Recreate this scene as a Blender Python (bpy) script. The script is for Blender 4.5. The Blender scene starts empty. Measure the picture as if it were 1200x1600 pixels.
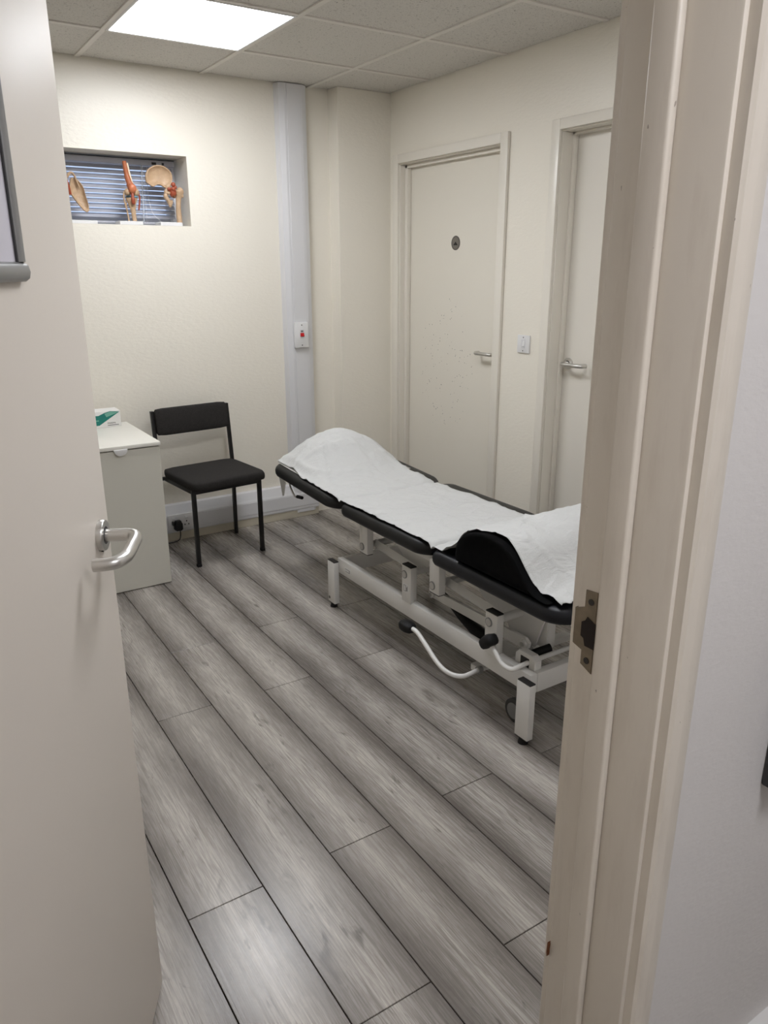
import bpy, bmesh, math, random
from mathutils import Vector, Matrix, noise as mnoise

random.seed(7)
scene = bpy.context.scene
COL = scene.collection
PI = math.pi

# ------------------------------------------------------------------ camera
F_PX, YAW, PITCH, ROLL = 1187.29, 32.9204, 17.7991, -0.1003
CAM = Vector((-2.6516, -4.1272, 1.4819))
cam_d = bpy.data.cameras.new('camera')
cam_d.sensor_fit = 'VERTICAL'; cam_d.sensor_height = 24.0
cam_d.lens = F_PX / 1600.0 * 24.0
cam_d.clip_start = 0.02
cam = bpy.data.objects.new('camera', cam_d); COL.objects.link(cam)
_y, _p, _r = (math.radians(a) for a in (YAW, PITCH, ROLL))
fw = Vector((math.sin(_y)*math.cos(_p), math.cos(_y)*math.cos(_p), -math.sin(_p)))
rt0 = Vector((math.cos(_y), -math.sin(_y), 0)); up0 = rt0.cross(fw)
rt = rt0*math.cos(_r) + up0*math.sin(_r); up = -rt0*math.sin(_r) + up0*math.cos(_r)
M = Matrix((rt, up, -fw)).transposed().to_4x4(); M.translation = CAM
cam.matrix_world = M
scene.camera = cam

# ------------------------------------------------------------------ world, exposure
world = bpy.data.worlds.new('overcast_sky'); scene.world = world
world.use_nodes = True
bgn = world.node_tree.nodes['Background']
bgn.inputs[0].default_value = (0.55, 0.70, 1.0, 1); bgn.inputs[1].default_value = .5
scene.view_settings.view_transform = 'Standard'
scene.view_settings.look = 'None'
scene.view_settings.gamma = 1.0
scene.view_settings.use_curve_mapping = False
scene.view_settings.exposure = 1.14
PANEL_STRENGTH = 9.5        # the visible ceiling panel in the room and the added second one
CORRIDOR_STRENGTH = 9.0      # the ceiling panel in the corridor behind the camera

# ------------------------------------------------------------------ helpers
def lin(c):
    c = c/255.0
    return c/12.92 if c <= 0.04045 else ((c+0.055)/1.055)**2.4
def rgb(r, g, b): return (lin(r), lin(g), lin(b), 1.0)

class NT:
    """small node helper"""
    def __init__(s, name):
        s.m = bpy.data.materials.new(name); s.m.use_nodes = True
        s.t = s.m.node_tree; s.n = s.t.nodes
        s.b = s.n['Principled BSDF']
    def node(s, t, **kw):
        n = s.n.new(t)
        for k, v in kw.items(): setattr(n, k, v)
        return n
    def link(s, a, b): s.t.links.new(a, b)
    def val(s, sock, v):
        if isinstance(v, bpy.types.NodeSocket): s.link(v, sock)
        else: sock.default_value = v
    def coord(s, kind='Object'): return s.node('ShaderNodeTexCoord').outputs[kind]
    def mapping(s, vec, scale=(1,1,1), loc=(0,0,0), rot=(0,0,0)):
        n = s.node('ShaderNodeMapping'); s.link(vec, n.inputs[0])
        n.inputs['Scale'].default_value = scale; s.val(n.inputs['Location'], loc); n.inputs['Rotation'].default_value = rot
        return n.outputs[0]
    def noise(s, vec, scale=5, detail=3, rough=.5, dist=0):
        n = s.node('ShaderNodeTexNoise'); s.link(vec, n.inputs['Vector'])
        n.inputs['Scale'].default_value = scale; n.inputs['Detail'].default_value = detail
        n.inputs['Roughness'].default_value = rough; n.inputs['Distortion'].default_value = dist
        return n.outputs[0]
    def ramp(s, fac, stops, interp='LINEAR'):
        n = s.node('ShaderNodeValToRGB'); s.link(fac, n.inputs[0]); e = n.color_ramp.elements
        n.color_ramp.interpolation = interp
        while len(e) < len(stops): e.new(0.5)
        for i, (p, c) in enumerate(stops):
            e[i].position = p; e[i].color = c if len(c) == 4 else (*c, 1)
        return n.outputs[0]
    def math(s, op, a, b=None, c=None):
        n = s.node('ShaderNodeMath', operation=op)
        for i, v in enumerate((a, b, c)):
            if v is not None: s.val(n.inputs[i], v)
        return n.outputs[0]
    def mix(s, fac, a, b, mode='MIX'):
        n = s.node('ShaderNodeMix', data_type='RGBA', blend_type=mode)
        s.val(n.inputs[0], fac); s.val(n.inputs[6], a); s.val(n.inputs[7], b)
        return n.outputs[2]
    def bump(s, h, strength=.2, dist=.01):
        n = s.node('ShaderNodeBump'); s.link(h, n.inputs['Height'])
        n.inputs['Strength'].default_value = strength; n.inputs['Distance'].default_value = dist
        s.link(n.outputs[0], s.b.inputs['Normal'])
    def base(s, col=None, rough=None, metal=None, spec=None, coat=None):
        if col is not None: s.val(s.b.inputs['Base Color'], col)
        if rough is not None: s.val(s.b.inputs['Roughness'], rough)
        if metal is not None: s.b.inputs['Metallic'].default_value = metal
        if spec is not None: s.b.inputs['Specular IOR Level'].default_value = spec
        if coat is not None: s.b.inputs['Coat Weight'].default_value = coat
        return s.m

MATS = {}
def simple(name, col, rough=.5, metal=0, spec=.5, bump=None, var=None):
    k = NT(name)
    c = col
    co = k.coord()
    if var:
        n = k.noise(co, var[0], 3)
        c2 = tuple(min(1, x*(1-var[1])) for x in col[:3]) + (1,)
        c = k.mix(n, c2, col)
    k.base(c, rough, metal, spec)
    if bump: k.bump(k.noise(co, bump[0], 3), bump[1], bump[2])
    MATS[name] = k.m
    return k.m

def wall_paint(name, col, rough=.34, tex=38, strength=.24):
    k = NT(name); co = k.coord()
    n1 = k.noise(co, 1.1, 2)
    c2 = tuple(x*.96 for x in col[:3]) + (1,)
    k.base(k.mix(k.math('MULTIPLY', n1, .8), col, c2), rough, 0, .45)
    h = k.math('ADD', k.noise(k.mapping(co, (1, 1, 2.2)), tex, 4, .55), k.math('MULTIPLY', k.noise(co, 9, 2), .7))
    k.bump(h, strength, .006)
    MATS[name] = k.m
wall_paint('wall_paint', rgb(238, 232, 219))
wall_paint('corridor_paint', rgb(222, 219, 217), .5, 60, .12)

def gloss_paint(name, col, rough=.3, specks=None, grime=None):
    k = NT(name); co = k.coord()
    n1 = k.noise(co, 2.1, 3)
    c2 = tuple(x*.965 for x in col[:3]) + (1,)
    c = k.mix(n1, col, c2)
    if specks:   # scuffs and chips around one height of the leaf
        cen, rad, sc, th = specks
        v = k.node('ShaderNodeTexVoronoi'); k.link(k.mapping(co, (1, 1, 1)), v.inputs['Vector']); v.inputs['Scale'].default_value = sc
        spot = k.math('LESS_THAN', v.outputs['Distance'], th)
        big = k.math('GREATER_THAN', k.noise(co, 34, 2), .56)
        vm = k.node('ShaderNodeVectorMath', operation='DISTANCE'); k.link(k.mapping(co, (1, 1, .62)), vm.inputs[0]); vm.inputs[1].default_value = (cen[0], cen[1], cen[2]*.62)
        near = k.math('LESS_THAN', k.math('ADD', vm.outputs['Value'], k.math('MULTIPLY', k.noise(co, 11, 2), .12)), rad)
        f = k.math('MULTIPLY', k.math('MULTIPLY', spot, near), big)
        c = k.mix(k.math('MULTIPLY', f, .9), c, rgb(70, 64, 56))
    if grime:
        g = k.ramp(k.noise(k.mapping(co, (9, 9, 1.6)), 3.2, 5, .6), [(.50, (0, 0, 0)), (.74, (1, 1, 1))])
        c = k.mix(k.math('MULTIPLY', g, grime), c, rgb(140, 116, 90))
        sp = k.math('GREATER_THAN', k.noise(k.mapping(co, (1, 1, .5)), 95, 2), .765)
        c = k.mix(k.math('MULTIPLY', sp, .55), c, rgb(96, 76, 58))
    k.base(c, rough, 0, .5)
    k.bump(k.math('ADD', k.math('MULTIPLY', k.noise(co, 140, 2), .5), k.noise(co, 10, 2)), .05, .003)
    MATS[name] = k.m
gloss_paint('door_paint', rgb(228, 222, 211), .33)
gloss_paint('scuffed_door_paint', rgb(231, 225, 212), .35, specks=((0, .06, .93), .30, 70, .17))
gloss_paint('trim_paint', rgb(232, 226, 214), .3)
gloss_paint('frame_paint', rgb(224, 216, 204), .34, grime=.16)
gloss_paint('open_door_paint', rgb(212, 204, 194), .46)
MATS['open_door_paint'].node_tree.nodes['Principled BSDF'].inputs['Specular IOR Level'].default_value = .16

# ceiling tile
k = NT('ceiling_tile'); co = k.coord()
oi = k.node('ShaderNodeObjectInfo').outputs['Random']
cv = k.node('ShaderNodeCombineXYZ'); k.link(k.math('MULTIPLY', oi, 20), cv.inputs[2])
co = k.mapping(co, (1, 1, 1), cv.outputs[0])
n = k.noise(co, 260, 3, .6)
pit = k.ramp(n, [(.30, (0, 0, 0)), (.42, (1, 1, 1))])
fis = k.ramp(k.noise(co, 95, 4, .6), [(.30, (0, 0, 0)), (.40, (1, 1, 1))])
f = k.math('MULTIPLY', pit, fis)
c = k.mix(f, rgb(160, 155, 148), rgb(217, 213, 206))
k.base(c, .9, 0, .15); k.bump(k.math('ADD', f, k.math('MULTIPLY', n, .5)), .35, .004)
MATS['ceiling_tile'] = k.m
simple('ceiling_grid', rgb(222, 217, 209), .45)

# laminate planks: each plank has its own run of grain, lighter heart and darker margins
k = NT('oak_laminate'); ob = k.coord('Object'); gen = k.coord('Generated')
oi = k.node('ShaderNodeObjectInfo').outputs['Random']
cv = k.node('ShaderNodeCombineXYZ'); k.link(k.math('MULTIPLY', oi, 31), cv.inputs[0]); k.link(k.math('MULTIPLY', oi, 17.3), cv.inputs[1]); k.link(k.math('MULTIPLY', oi, 53), cv.inputs[2])
va = k.node('ShaderNodeVectorMath', operation='ADD'); k.link(ob, va.inputs[0]); k.link(cv.outputs[0], va.inputs[1]); p = va.outputs[0]
sx = k.node('ShaderNodeSeparateXYZ'); k.link(gen, sx.inputs[0])
blot = k.noise(k.mapping(p, (5.5, 1.5, 1)), 1.0, 3, .55, .5)
edge = k.math('ABSOLUTE', k.math('SUBTRACT', sx.outputs[0], k.math('MULTIPLY_ADD', k.noise(k.mapping(p, (0, 1.2, 0)), 1, 2), .36, .32)))
edge = k.math('MULTIPLY', edge, 1.75)
heart = k.ramp(k.math('ADD', k.math('MULTIPLY', edge, .85), k.math('MULTIPLY_ADD', blot, 1.0, -.40)), [(.08, (1, 1, 1)), (.82, (0, 0, 0))])
grain = k.noise(k.mapping(p, (330, 10, 1)), 1.0, 3, .6, .15)
grain2 = k.noise(k.mapping(p, (120, 9.5, 1)), 1.0, 4, .7, .9)
wv = k.node('ShaderNodeTexWave', wave_type='RINGS', rings_direction='Z'); k.link(k.mapping(p, (11, 1.3, 1)), wv.inputs['Vector'])
wv.inputs['Scale'].default_value = 1.15; wv.inputs['Distortion'].default_value = 3.2; wv.inputs['Detail'].default_value = 2; wv.inputs['Detail Scale'].default_value = .7
c = k.mix(heart, rgb(116, 109, 103), rgb(197, 190, 182))
c = k.mix(k.ramp(grain2, [(.34, (.42, .42, .42)), (.52, (0, 0, 0))]), c, rgb(110, 103, 97))
c = k.mix(k.ramp(grain, [(.32, (.55, .55, .55)), (.58, (0, 0, 0))]), c, rgb(116, 109, 103))
cath = k.ramp(k.noise(k.mapping(p, (2.2, 1.1, 1)), 1.0, 1), [(.50, (0, 0, 0)), (.62, (1, 1, 1))])
c = k.mix(k.math('MULTIPLY', cath, k.ramp(wv.outputs[0], [(.55, (0, 0, 0)), (.90, (.34, .34, .34))])), c, rgb(112, 105, 98))
dash = k.ramp(k.noise(k.mapping(p, (70, 11, 1)), 1.0, 2, .5, .6), [(.245, (.7, .7, .7)), (.325, (0, 0, 0))])
c = k.mix(dash, c, rgb(92, 86, 80))
knot = k.ramp(k.noise(k.mapping(p, (16, 5, 1)), 1.0, 3, .6, 1.4), [(.27, (.8, .8, .8)), (.36, (0, 0, 0))])
c = k.mix(knot, c, rgb(96, 90, 84))
tint = k.math('MULTIPLY_ADD', oi, .10, .82)
hs = k.node('ShaderNodeHueSaturation'); k.link(c, hs.inputs['Color']); k.link(tint, hs.inputs['Value'])
k.base(hs.outputs[0], k.math('MULTIPLY_ADD', grain, .16, .19), 0, .5)
k.bump(k.math('ADD', grain, grain2), .09, .0015)
MATS['oak_laminate'] = k.m

simple('subfloor', rgb(12, 11, 10), .95)
simple('plastic_white', rgb(226, 225, 224), .35)
simple('trunking_plastic', rgb(216, 215, 216), .32)
simple('plinth_paint', rgb(196, 188, 170), .5)
simple('red_rocker', rgb(190, 16, 24), .3)
simple('screw_dark', rgb(60, 58, 56), .4, .6)
simple('grey_print', rgb(120, 118, 118), .6)
simple('satin_steel', rgb(206, 204, 200), .33, 1.0, bump=(300, .02, .001))
simple('aged_steel', rgb(150, 138, 120), .38, .9, var=(60, .45))
simple('latch_hole', rgb(30, 20, 15), .8)
simple('rust_wood', rgb(112, 66, 34), .8)
simple('anodised_grey', rgb(146, 146, 145), .36, .45)
simple('dark_seal_and_gap', rgb(52, 51, 52), .6)  # dark parts, and the gap shade painted above the blind's rail
simple('notice_paper', rgb(206, 203, 212), .45)
simple('brushed_disc', rgb(132, 127, 120), .45, .65, bump=(400, .05, .001))
simple('black_print', rgb(14, 13, 13), .5)
simple('white_powder_coat', rgb(222, 220, 216), .36, bump=(500, .03, .001))
simple('black_plastic', rgb(16, 15, 16), .42)
simple('black_rubber', rgb(14, 13, 13), .6, 0, .3)
simple('grey_rubber', rgb(58, 57, 56), .6)
simple('black_vinyl', rgb(17, 17, 18), .46, 0, .35, bump=(240, .10, .001))
simple('navy_vinyl', rgb(13, 14, 20), .42, 0, .35, bump=(240, .10, .001))
simple('black_cotton', rgb(7, 7, 8), .92, 0, .12, bump=(26, .35, .006))
simple('chair_metal', rgb(15, 14, 14), .38)
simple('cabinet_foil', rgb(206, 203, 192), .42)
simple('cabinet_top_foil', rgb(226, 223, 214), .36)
simple('bone', rgb(206, 174, 140), .45, var=(38, .34), bump=(45, .6, .008))
simple('muscle', rgb(186, 108, 70), .42, var=(70, .3))
simple('kneecap_orange', rgb(206, 122, 82), .4, var=(90, .2))
simple('ligament_red', rgb(170, 82, 54), .36, var=(60, .35))
simple('tendon_pale', rgb(232, 216, 190), .4)
simple('cartilage_blue', rgb(106, 158, 178), .4)
simple('cartilage_dark', rgb(34, 58, 66), .4)
simple('blind_slat', rgb(172, 173, 182), .42)
simple('window_upvc', rgb(226, 226, 228), .4)
simple('carton_white', rgb(228, 226, 222), .5)
simple('teal_print', rgb(10, 128, 116), .4, var=(60, .35))
simple('pale_teal_print', rgb(112, 170, 152), .45)
simple('glove_film', rgb(150, 160, 152), .5)
simple('cord_black', rgb(22, 21, 21), .5)
simple('cushion_white', rgb(214, 212, 208), .8)

k = NT('chair_fabric'); co = k.coord()
n = k.noise(co, 420, 2, .6); n2 = k.noise(co, 60, 3)
c = k.mix(n, rgb(14, 13, 13), rgb(74, 71, 69)); k.base(k.mix(k.math('MULTIPLY', n2, .4), c, rgb(26, 25, 24)), .95, 0, .15); k.bump(n, .5, .003)
MATS['chair_fabric'] = k.m

k = NT('crepe_paper'); co = k.coord()
n1 = k.noise(k.mapping(co, (1.2, 5, 1)), 40, 3, .6); n2 = k.noise(k.mapping(co, (1, 2.2, 1)), 6.5, 4, .6, 1.0); n3 = k.noise(co, 330, 2)
k.base(rgb(200, 200, 198), .85, 0, .2)
k.bump(k.math('ADD', k.math('ADD', k.math('MULTIPLY', n1, .12), k.math('MULTIPLY', n2, 1.0)), k.math('MULTIPLY', n3, .06)), .65, .020)
MATS['crepe_paper'] = k.m

k = NT('diffuser_lit')
k.b.inputs['Emission Color'].default_value = (.93, .955, 1.0, 1); k.b.inputs['Emission Strength'].default_value = PANEL_STRENGTH
k.base(rgb(240, 240, 245), .5); MATS['diffuser_lit'] = k.m
k = NT('corridor_diffuser_lit')
k.b.inputs['Emission Color'].default_value = (.95, .95, 1.0, 1); k.b.inputs['Emission Strength'].default_value = CORRIDOR_STRENGTH
k.base(rgb(240, 240, 245), .5); MATS['corridor_diffuser_lit'] = k.m
k = NT('window_glass'); k.base((1, 1, 1, 1), .02); k.b.inputs['Transmission Weight'].default_value = 1.0; k.b.inputs['IOR'].default_value = 1.1
MATS['window_glass'] = k.m
k = NT('clear_acrylic'); k.base((.9, .93, .97, 1), .08); k.b.inputs['Transmission Weight'].default_value = .7; k.b.inputs['IOR'].default_value = 1.3
MATS['clear_acrylic'] = k.m

# ---- geometry builder: verts in world coordinates (through optional transform), built relative to the parent's origin
class MB:
    def __init__(s, T=None): s.bm = bmesh.new(); s.T = T
    def _v(s, co): return s.bm.verts.new(s.T @ Vector(co) if s.T else Vector(co))
    def box(s, x0, x1, y0, y1, z0, z1, bev=0, seg=2):
        x0, x1 = min(x0, x1), max(x0, x1); y0, y1 = min(y0, y1), max(y0, y1); z0, z1 = min(z0, z1), max(z0, z1)
        v = [s._v(c) for c in ((x0,y0,z0),(x1,y0,z0),(x1,y1,z0),(x0,y1,z0),(x0,y0,z1),(x1,y0,z1),(x1,y1,z1),(x0,y1,z1))]
        fs = [s.bm.faces.new([v[i] for i in q]) for q in ((0,3,2,1),(4,5,6,7),(0,1,5,4),(1,2,6,5),(2,3,7,6),(3,0,4,7))]
        if bev:
            es = list({e for f in fs for e in f.edges})
            bmesh.ops.bevel(s.bm, geom=es, offset=bev, segments=seg, affect='EDGES', profile=.5)
        return s
    def prism(s, pts, axis, a, b, bev=0, seg=2):
        """pts: 2-D outline in the two other axes (order x,y,z minus axis), extruded from a to b"""
        def mk(p, t):
            c = list(p); c.insert(axis, t); return s._v(c)
        A = [mk(p, a) for p in pts]; B = [mk(p, b) for p in pts]
        fs = [s.bm.faces.new(A), s.bm.faces.new(B)]
        n = len(pts)
        for i in range(n): fs.append(s.bm.faces.new((A[i], A[(i+1) % n], B[(i+1) % n], B[i])))
        if bev:
            es = list({e for f in fs[:2] for e in f.edges})
            bmesh.ops.bevel(s.bm, geom=es, offset=bev, segments=seg, affect='EDGES', profile=.5)
        return s
    def tube(s, path, r, n=12, cap=True, squash=None):
        """swept tube; r number or list; squash=(axis vector, factor)"""
        P = [Vector(p) for p in path]; R = r if isinstance(r, (list, tuple)) else [r]*len(P)
        rings = []; ref = None
        for i, p in enumerate(P):
            t = (P[min(i+1, len(P)-1)] - P[max(i-1, 0)]).normalized()
            if ref is None:
                ref = Vector((0, 0, 1)) if abs(t.z) < .9 else Vector((1, 0, 0))
            u = (ref - t*ref.dot(t)).normalized(); w = t.cross(u); ref = u
            ring = []
            for k_ in range(n):
                a = 2*PI*k_/n; d = (u*math.cos(a) + w*math.sin(a))*R[i]
                if squash: ax = Vector(squash[0]).normalized(); d = d - ax*d.dot(ax)*(1-squash[1])
                ring.append(s._v(p + d))
            rings.append(ring)
        for a, b in zip(rings, rings[1:]):
            for k_ in range(n): s.bm.faces.new((a[k_], a[(k_+1) % n], b[(k_+1) % n], b[k_]))
        if cap: s.bm.faces.new(list(reversed(rings[0]))); s.bm.faces.new(rings[-1])
        return s
    def cyl(s, a, b, r, n=20, r2=None): return s.tube([a, b], [r, r if r2 is None else r2], n)
    def ball(s, c, r, n=14):
        rx, ry, rz = r if isinstance(r, (list, tuple)) else (r, r, r)
        top = s._v((c[0], c[1], c[2]+rz)); bot = s._v((c[0], c[1], c[2]-rz)); rings = []
        m = max(6, n//2)
        for i in range(1, m):
            a = PI*i/m
            rings.append([s._v((c[0]+rx*math.sin(a)*math.cos(2*PI*j/n), c[1]+ry*math.sin(a)*math.sin(2*PI*j/n), c[2]+rz*math.cos(a))) for j in range(n)])
        for j in range(n):
            s.bm.faces.new((top, rings[0][j], rings[0][(j+1) % n])); s.bm.faces.new((bot, rings[-1][(j+1) % n], rings[-1][j]))
        for a, b in zip(rings, rings[1:]):
            for j in range(n): s.bm.faces.new((a[j], b[j], b[(j+1) % n], a[(j+1) % n]))
        return s
    def grid(s, nu, nv, fn):
        V = [[s._v(fn(i/(nu-1), j/(nv-1))) for j in range(nv)] for i in range(nu)]
        for i in range(nu-1):
            for j in range(nv-1): s.bm.faces.new((V[i][j], V[i+1][j], V[i+1][j+1], V[i][j+1]))
        return s
    def build(s, name, mat, parent=None, smooth=True, angle=40, **props):
        bmesh.ops.recalc_face_normals(s.bm, faces=s.bm.faces)
        off = parent_origin(parent) if parent else None
        if off is not None: bmesh.ops.translate(s.bm, verts=s.bm.verts, vec=-off)
        me = bpy.data.meshes.new(name)
        if smooth:
            for f in s.bm.faces: f.smooth = True
            lim = math.radians(angle)
            for e in s.bm.edges:
                if len(e.link_faces) == 2 and e.calc_face_angle(0) > lim: e.smooth = False
        s.bm.to_mesh(me); s.bm.free()
        o = bpy.data.objects.new(name, me); COL.objects.link(o)
        me.materials.append(MATS[mat])
        if parent: o.parent = parent
        for kk, v in props.items(): o[kk] = v
        return o

def parent_origin(o):
    v = Vector((0, 0, 0))
    while o is not None: v += o.location; o = o.parent
    return v
def thing(name, loc, label=None, cat=None, group=None, kind=None):
    o = bpy.data.objects.new(name, None); COL.objects.link(o); o.location = loc; o.empty_display_size = .1
    if label: o['label'] = label
    if cat: o['category'] = cat
    if group: o['group'] = group
    if kind: o['kind'] = kind
    return o
def smoothpath(pts, k_=5):
    """Catmull-Rom through pts"""
    P = [Vector(p) for p in pts]; out = []
    for i in range(len(P)-1):
        a = P[max(i-1, 0)]; b = P[i]; c = P[i+1]; d = P[min(i+2, len(P)-1)]
        for j in range(k_):
            t = j/k_
            out.append(.5*((2*b) + (c-a)*t + (2*a-5*b+4*c-d)*t*t + (3*b-a-3*c+d)*t**3))
    out.append(P[-1]); return out
def interp(x, pts):
    if x <= pts[0][0]: return pts[0][1]
    for (a, va), (b, vb) in zip(pts, pts[1:]):
        if x <= b:
            t = (x-a)/(b-a); t = t*t*(3-2*t) if False else t
            return va + (vb-va)*t
    return pts[-1][1]
def flat_text(name, body, size, mat, parent, Mx):
    """printed lettering as thin mesh, Mx places the text plane (x right, y up, z out) in the world"""
    cu = bpy.data.curves.new('lettering', 'FONT'); cu.body = body; cu.size = size; cu.extrude = .0002
    cu.align_x = 'LEFT'
    tmp = bpy.data.objects.new('lettering', cu); COL.objects.link(tmp)
    dg = bpy.context.evaluated_depsgraph_get(); dg.update()
    me = bpy.data.meshes.new_from_object(tmp.evaluated_get(dg))
    bpy.data.objects.remove(tmp)
    off = parent_origin(parent)
    for v in me.vertices: v.co = (Mx @ v.co) - off
    me.materials.clear(); me.materials.append(MATS[mat])
    o = bpy.data.objects.new(name, me); COL.objects.link(o); o.parent = parent
    return o
def frame_mx(o, x, y, z): 
    m = Matrix((Vector(x), Vector(y), Vector(z))).transposed().to_4x4(); m.translation = Vector(o); return m

# ------------------------------------------------------------------ the room shell
H = 2.42
XL = -3.30                     # left wall
YF0, YF1 = -3.497, -3.635      # doorway wall: room face, corridor face
YC = -5.45                     # corridor rear wall
GX, GY = -0.4725, -0.4929      # ceiling grid

# floor with planks
floor = MB().box(XL-.1, .1, YC-.1, .25, -.06, -.012).build('floor', 'subfloor', None, False, kind='structure')
W, S0 = .1951, -2.2692
PL = 1.3175
plank_mesh = {}
def plank(x0, y0, y1, w=W):
    key = (round(y1-y0, 3), round(w, 3))
    if key not in plank_mesh:
        b = MB().box(.0013, w-.0013, .0013, (y1-y0)-.0013, -.012, 0).bm
        top = [e for e in b.edges if all(v.co.z > -.001 for v in e.verts)]
        bmesh.ops.bevel(b, geom=top, offset=.0009, segments=1, affect='EDGES')
        me = bpy.data.meshes.new('plank'); b.to_mesh(me); b.free(); me.materials.append(MATS['oak_laminate'])
        plank_mesh[key] = me
    o = bpy.data.objects.new('plank', plank_mesh[key]); COL.objects.link(o); o.parent = floor
    o.location = (x0, y0, 0)
JO = {-1: -1.36, 0: -1.757, 1: -1.355, 2: -1.803, 3: -1.348, 4: -1.817, 5: -1.325, 6: -1.797, 7: -1.335, 8: -1.80}
for i in range(-5, 12):
    x0 = S0 + (i-1)*W; x1 = x0 + W
    if x1 > .05: x1 = .05
    j0 = JO.get(i, -1.78 if i % 2 == 0 else -1.34)
    y = j0 + 2*PL
    while y > YC:
        a, b = max(y-PL, YC), min(y, .02)
        if b - a > .02: plank(x0, round(a, 3), round(b, 3), round(x1-x0, 4))
        y -= PL

# walls
wl = MB().box(XL-.12, XL, YC, .25, 0, H+.05).build('wall_left', 'wall_paint', None, False, kind='structure')
WX0, WX1, WZ0, WZ1, WD = -2.06, -1.183, 1.692, 2.028, .21      # window recess
b = MB()
b.box(XL, WX0, 0, .3, 0, H+.05); b.box(WX1, .12, 0, .3, 0, H+.05); b.box(WX0, WX1, 0, .3, 0, WZ0); b.box(WX0, WX1, 0, .3, WZ1, H+.05)
wall_back = b.build('wall_back', 'wall_paint', None, False, kind='structure')
MB().box(-.348, 0, -.109, 0, 0, H).build('pilaster', 'wall_paint', wall_back, False)
D1 = dict(o0=-.154, o1=-1.137, i0=-.207, i1=-1.084, zo=2.094, zi=2.047)
D2 = dict(o0=-1.424, o1=-2.407, i0=-1.474, i1=-2.357, zo=2.099, zi=2.055)
b = MB(); T = .14
b.box(0, T, D1['i0'], 0, 0, H+.05); b.box(0, T, D1['i1'], D1['i0'], D1['zi'], H+.05)
b.box(0, T, D2['i0'], D1['i1'], 0, H+.05); b.box(0, T, D2['i1'], D2['i0'], D2['zi'], H+.05); b.box(0, T, YC, D2['i1'], 0, H+.05)
wall_right = b.build('wall_right', 'wall_paint', None, False, kind='structure')
XJ, XH = -1.94, -2.782        # strike jamb face, hinge jamb face
ZHD = 2.012
b = MB(); b.box(XJ+.03, 0, YF1, YF0, 0, H+.05); b.box(XL, XH-.03, YF1, YF0, 0, H+.05); b.box(XH-.03, XJ+.03, YF1, YF0, ZHD+.03, H+.05)
wall_front = b.build('wall_front', 'corridor_paint', None, False, kind='structure')
MB().box(XL, 0, YC-.12, YC, 0, H+.05).build('wall_corridor', 'corridor_paint', None, False, kind='structure')

# ceiling: slab, T-bars, lay-in tiles
ceiling = MB().box(XL-.1, .12, YC-.1, .3, H+.05, H+.12).build('ceiling', 'ceiling_tile', None, False, kind='structure')
gxs = [GX + .6*i for i in range(-4, 1)]; gys = [GY - .6*i for i in range(0, 6)]
for gx in gxs: MB().box(gx-.012, gx+.012, YF0, -.002, H-.005, H+.03, .001, 1).build('ceiling_bar', 'ceiling_grid', ceiling, False)
xe = [XL] + gxs + [0]
for gy in gys:
    for a, b_ in zip(xe, xe[1:]):
        MB().box(a+.0122, b_-.0122, gy-.012, gy+.012, H-.0045, H+.03, .001, 1).build('ceiling_bar', 'ceiling_grid', ceiling, False)
ye = [0] + gys + [YF0]
PANEL = (1, 3)
for i, (xa, xb) in enumerate(zip(xe, xe[1:])):
    for j, (ya, yb) in enumerate(zip(ye, ye[1:])):
        if abs(xb - (GX-.6)) < .01 and (abs(ya - GY) < .01 or abs(ya - (GY-1.8)) < .01): continue     # light panel sits here
        x0 = xa + (.004 if i else .008); x1 = xb - (.004 if i < len(xe)-2 else .008)
        y1 = ya - (.004 if j else .008); y0 = yb + (.004 if j < len(ye)-2 else .006)
        o = MB().box(x0-(x0+x1)/2, x1-(x0+x1)/2, y0-(y0+y1)/2, y1-(y0+y1)/2, .0015, .018).build('ceiling_tile', 'ceiling_tile', None, False)
        o.location = ((x0+x1)/2, (y0+y1)/2, H); o.parent = ceiling
MB().box(XL, 0, YC, YF1, H, H+.03).build('corridor_tile', 'ceiling_tile', ceiling, False)

def panel_light(cx, cy, mat, label):
    t = thing('ceiling_light_panel', (cx, cy, H-.008), label, 'light')
    b = MB(); r = .293; q = .281
    b.box(cx-r, cx-q, cy-r, cy+r, H-.007, H+.012, .0015, 1); b.box(cx+q, cx+r, cy-r, cy+r, H-.007, H+.012, .0015, 1)
    b.box(cx-q, cx+q, cy-r, cy-q, H-.007, H+.012, .0015, 1); b.box(cx-q, cx+q, cy+q, cy+r, H-.007, H+.012, .0015, 1)
    b.build('frame', 'plastic_white', t, False)
    MB().box(cx-q, cx+q, cy-q, cy+q, H-.004, H+.004).build('diffuser', mat, t, False)
panel_light(GX-.9, GY-.3, 'diffuser_lit', 'square white glowing ceiling light panel set among the tiles')
panel_light(GX-.9, GY-2.1, 'diffuser_lit', 'second square ceiling light panel added out of view nearer the doorway of the room')  # unseen panel, added to brighten the near floor
panel_light(-2.05, -4.60, 'corridor_diffuser_lit', 'ceiling light panel of the corridor outside the open door')

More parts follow.
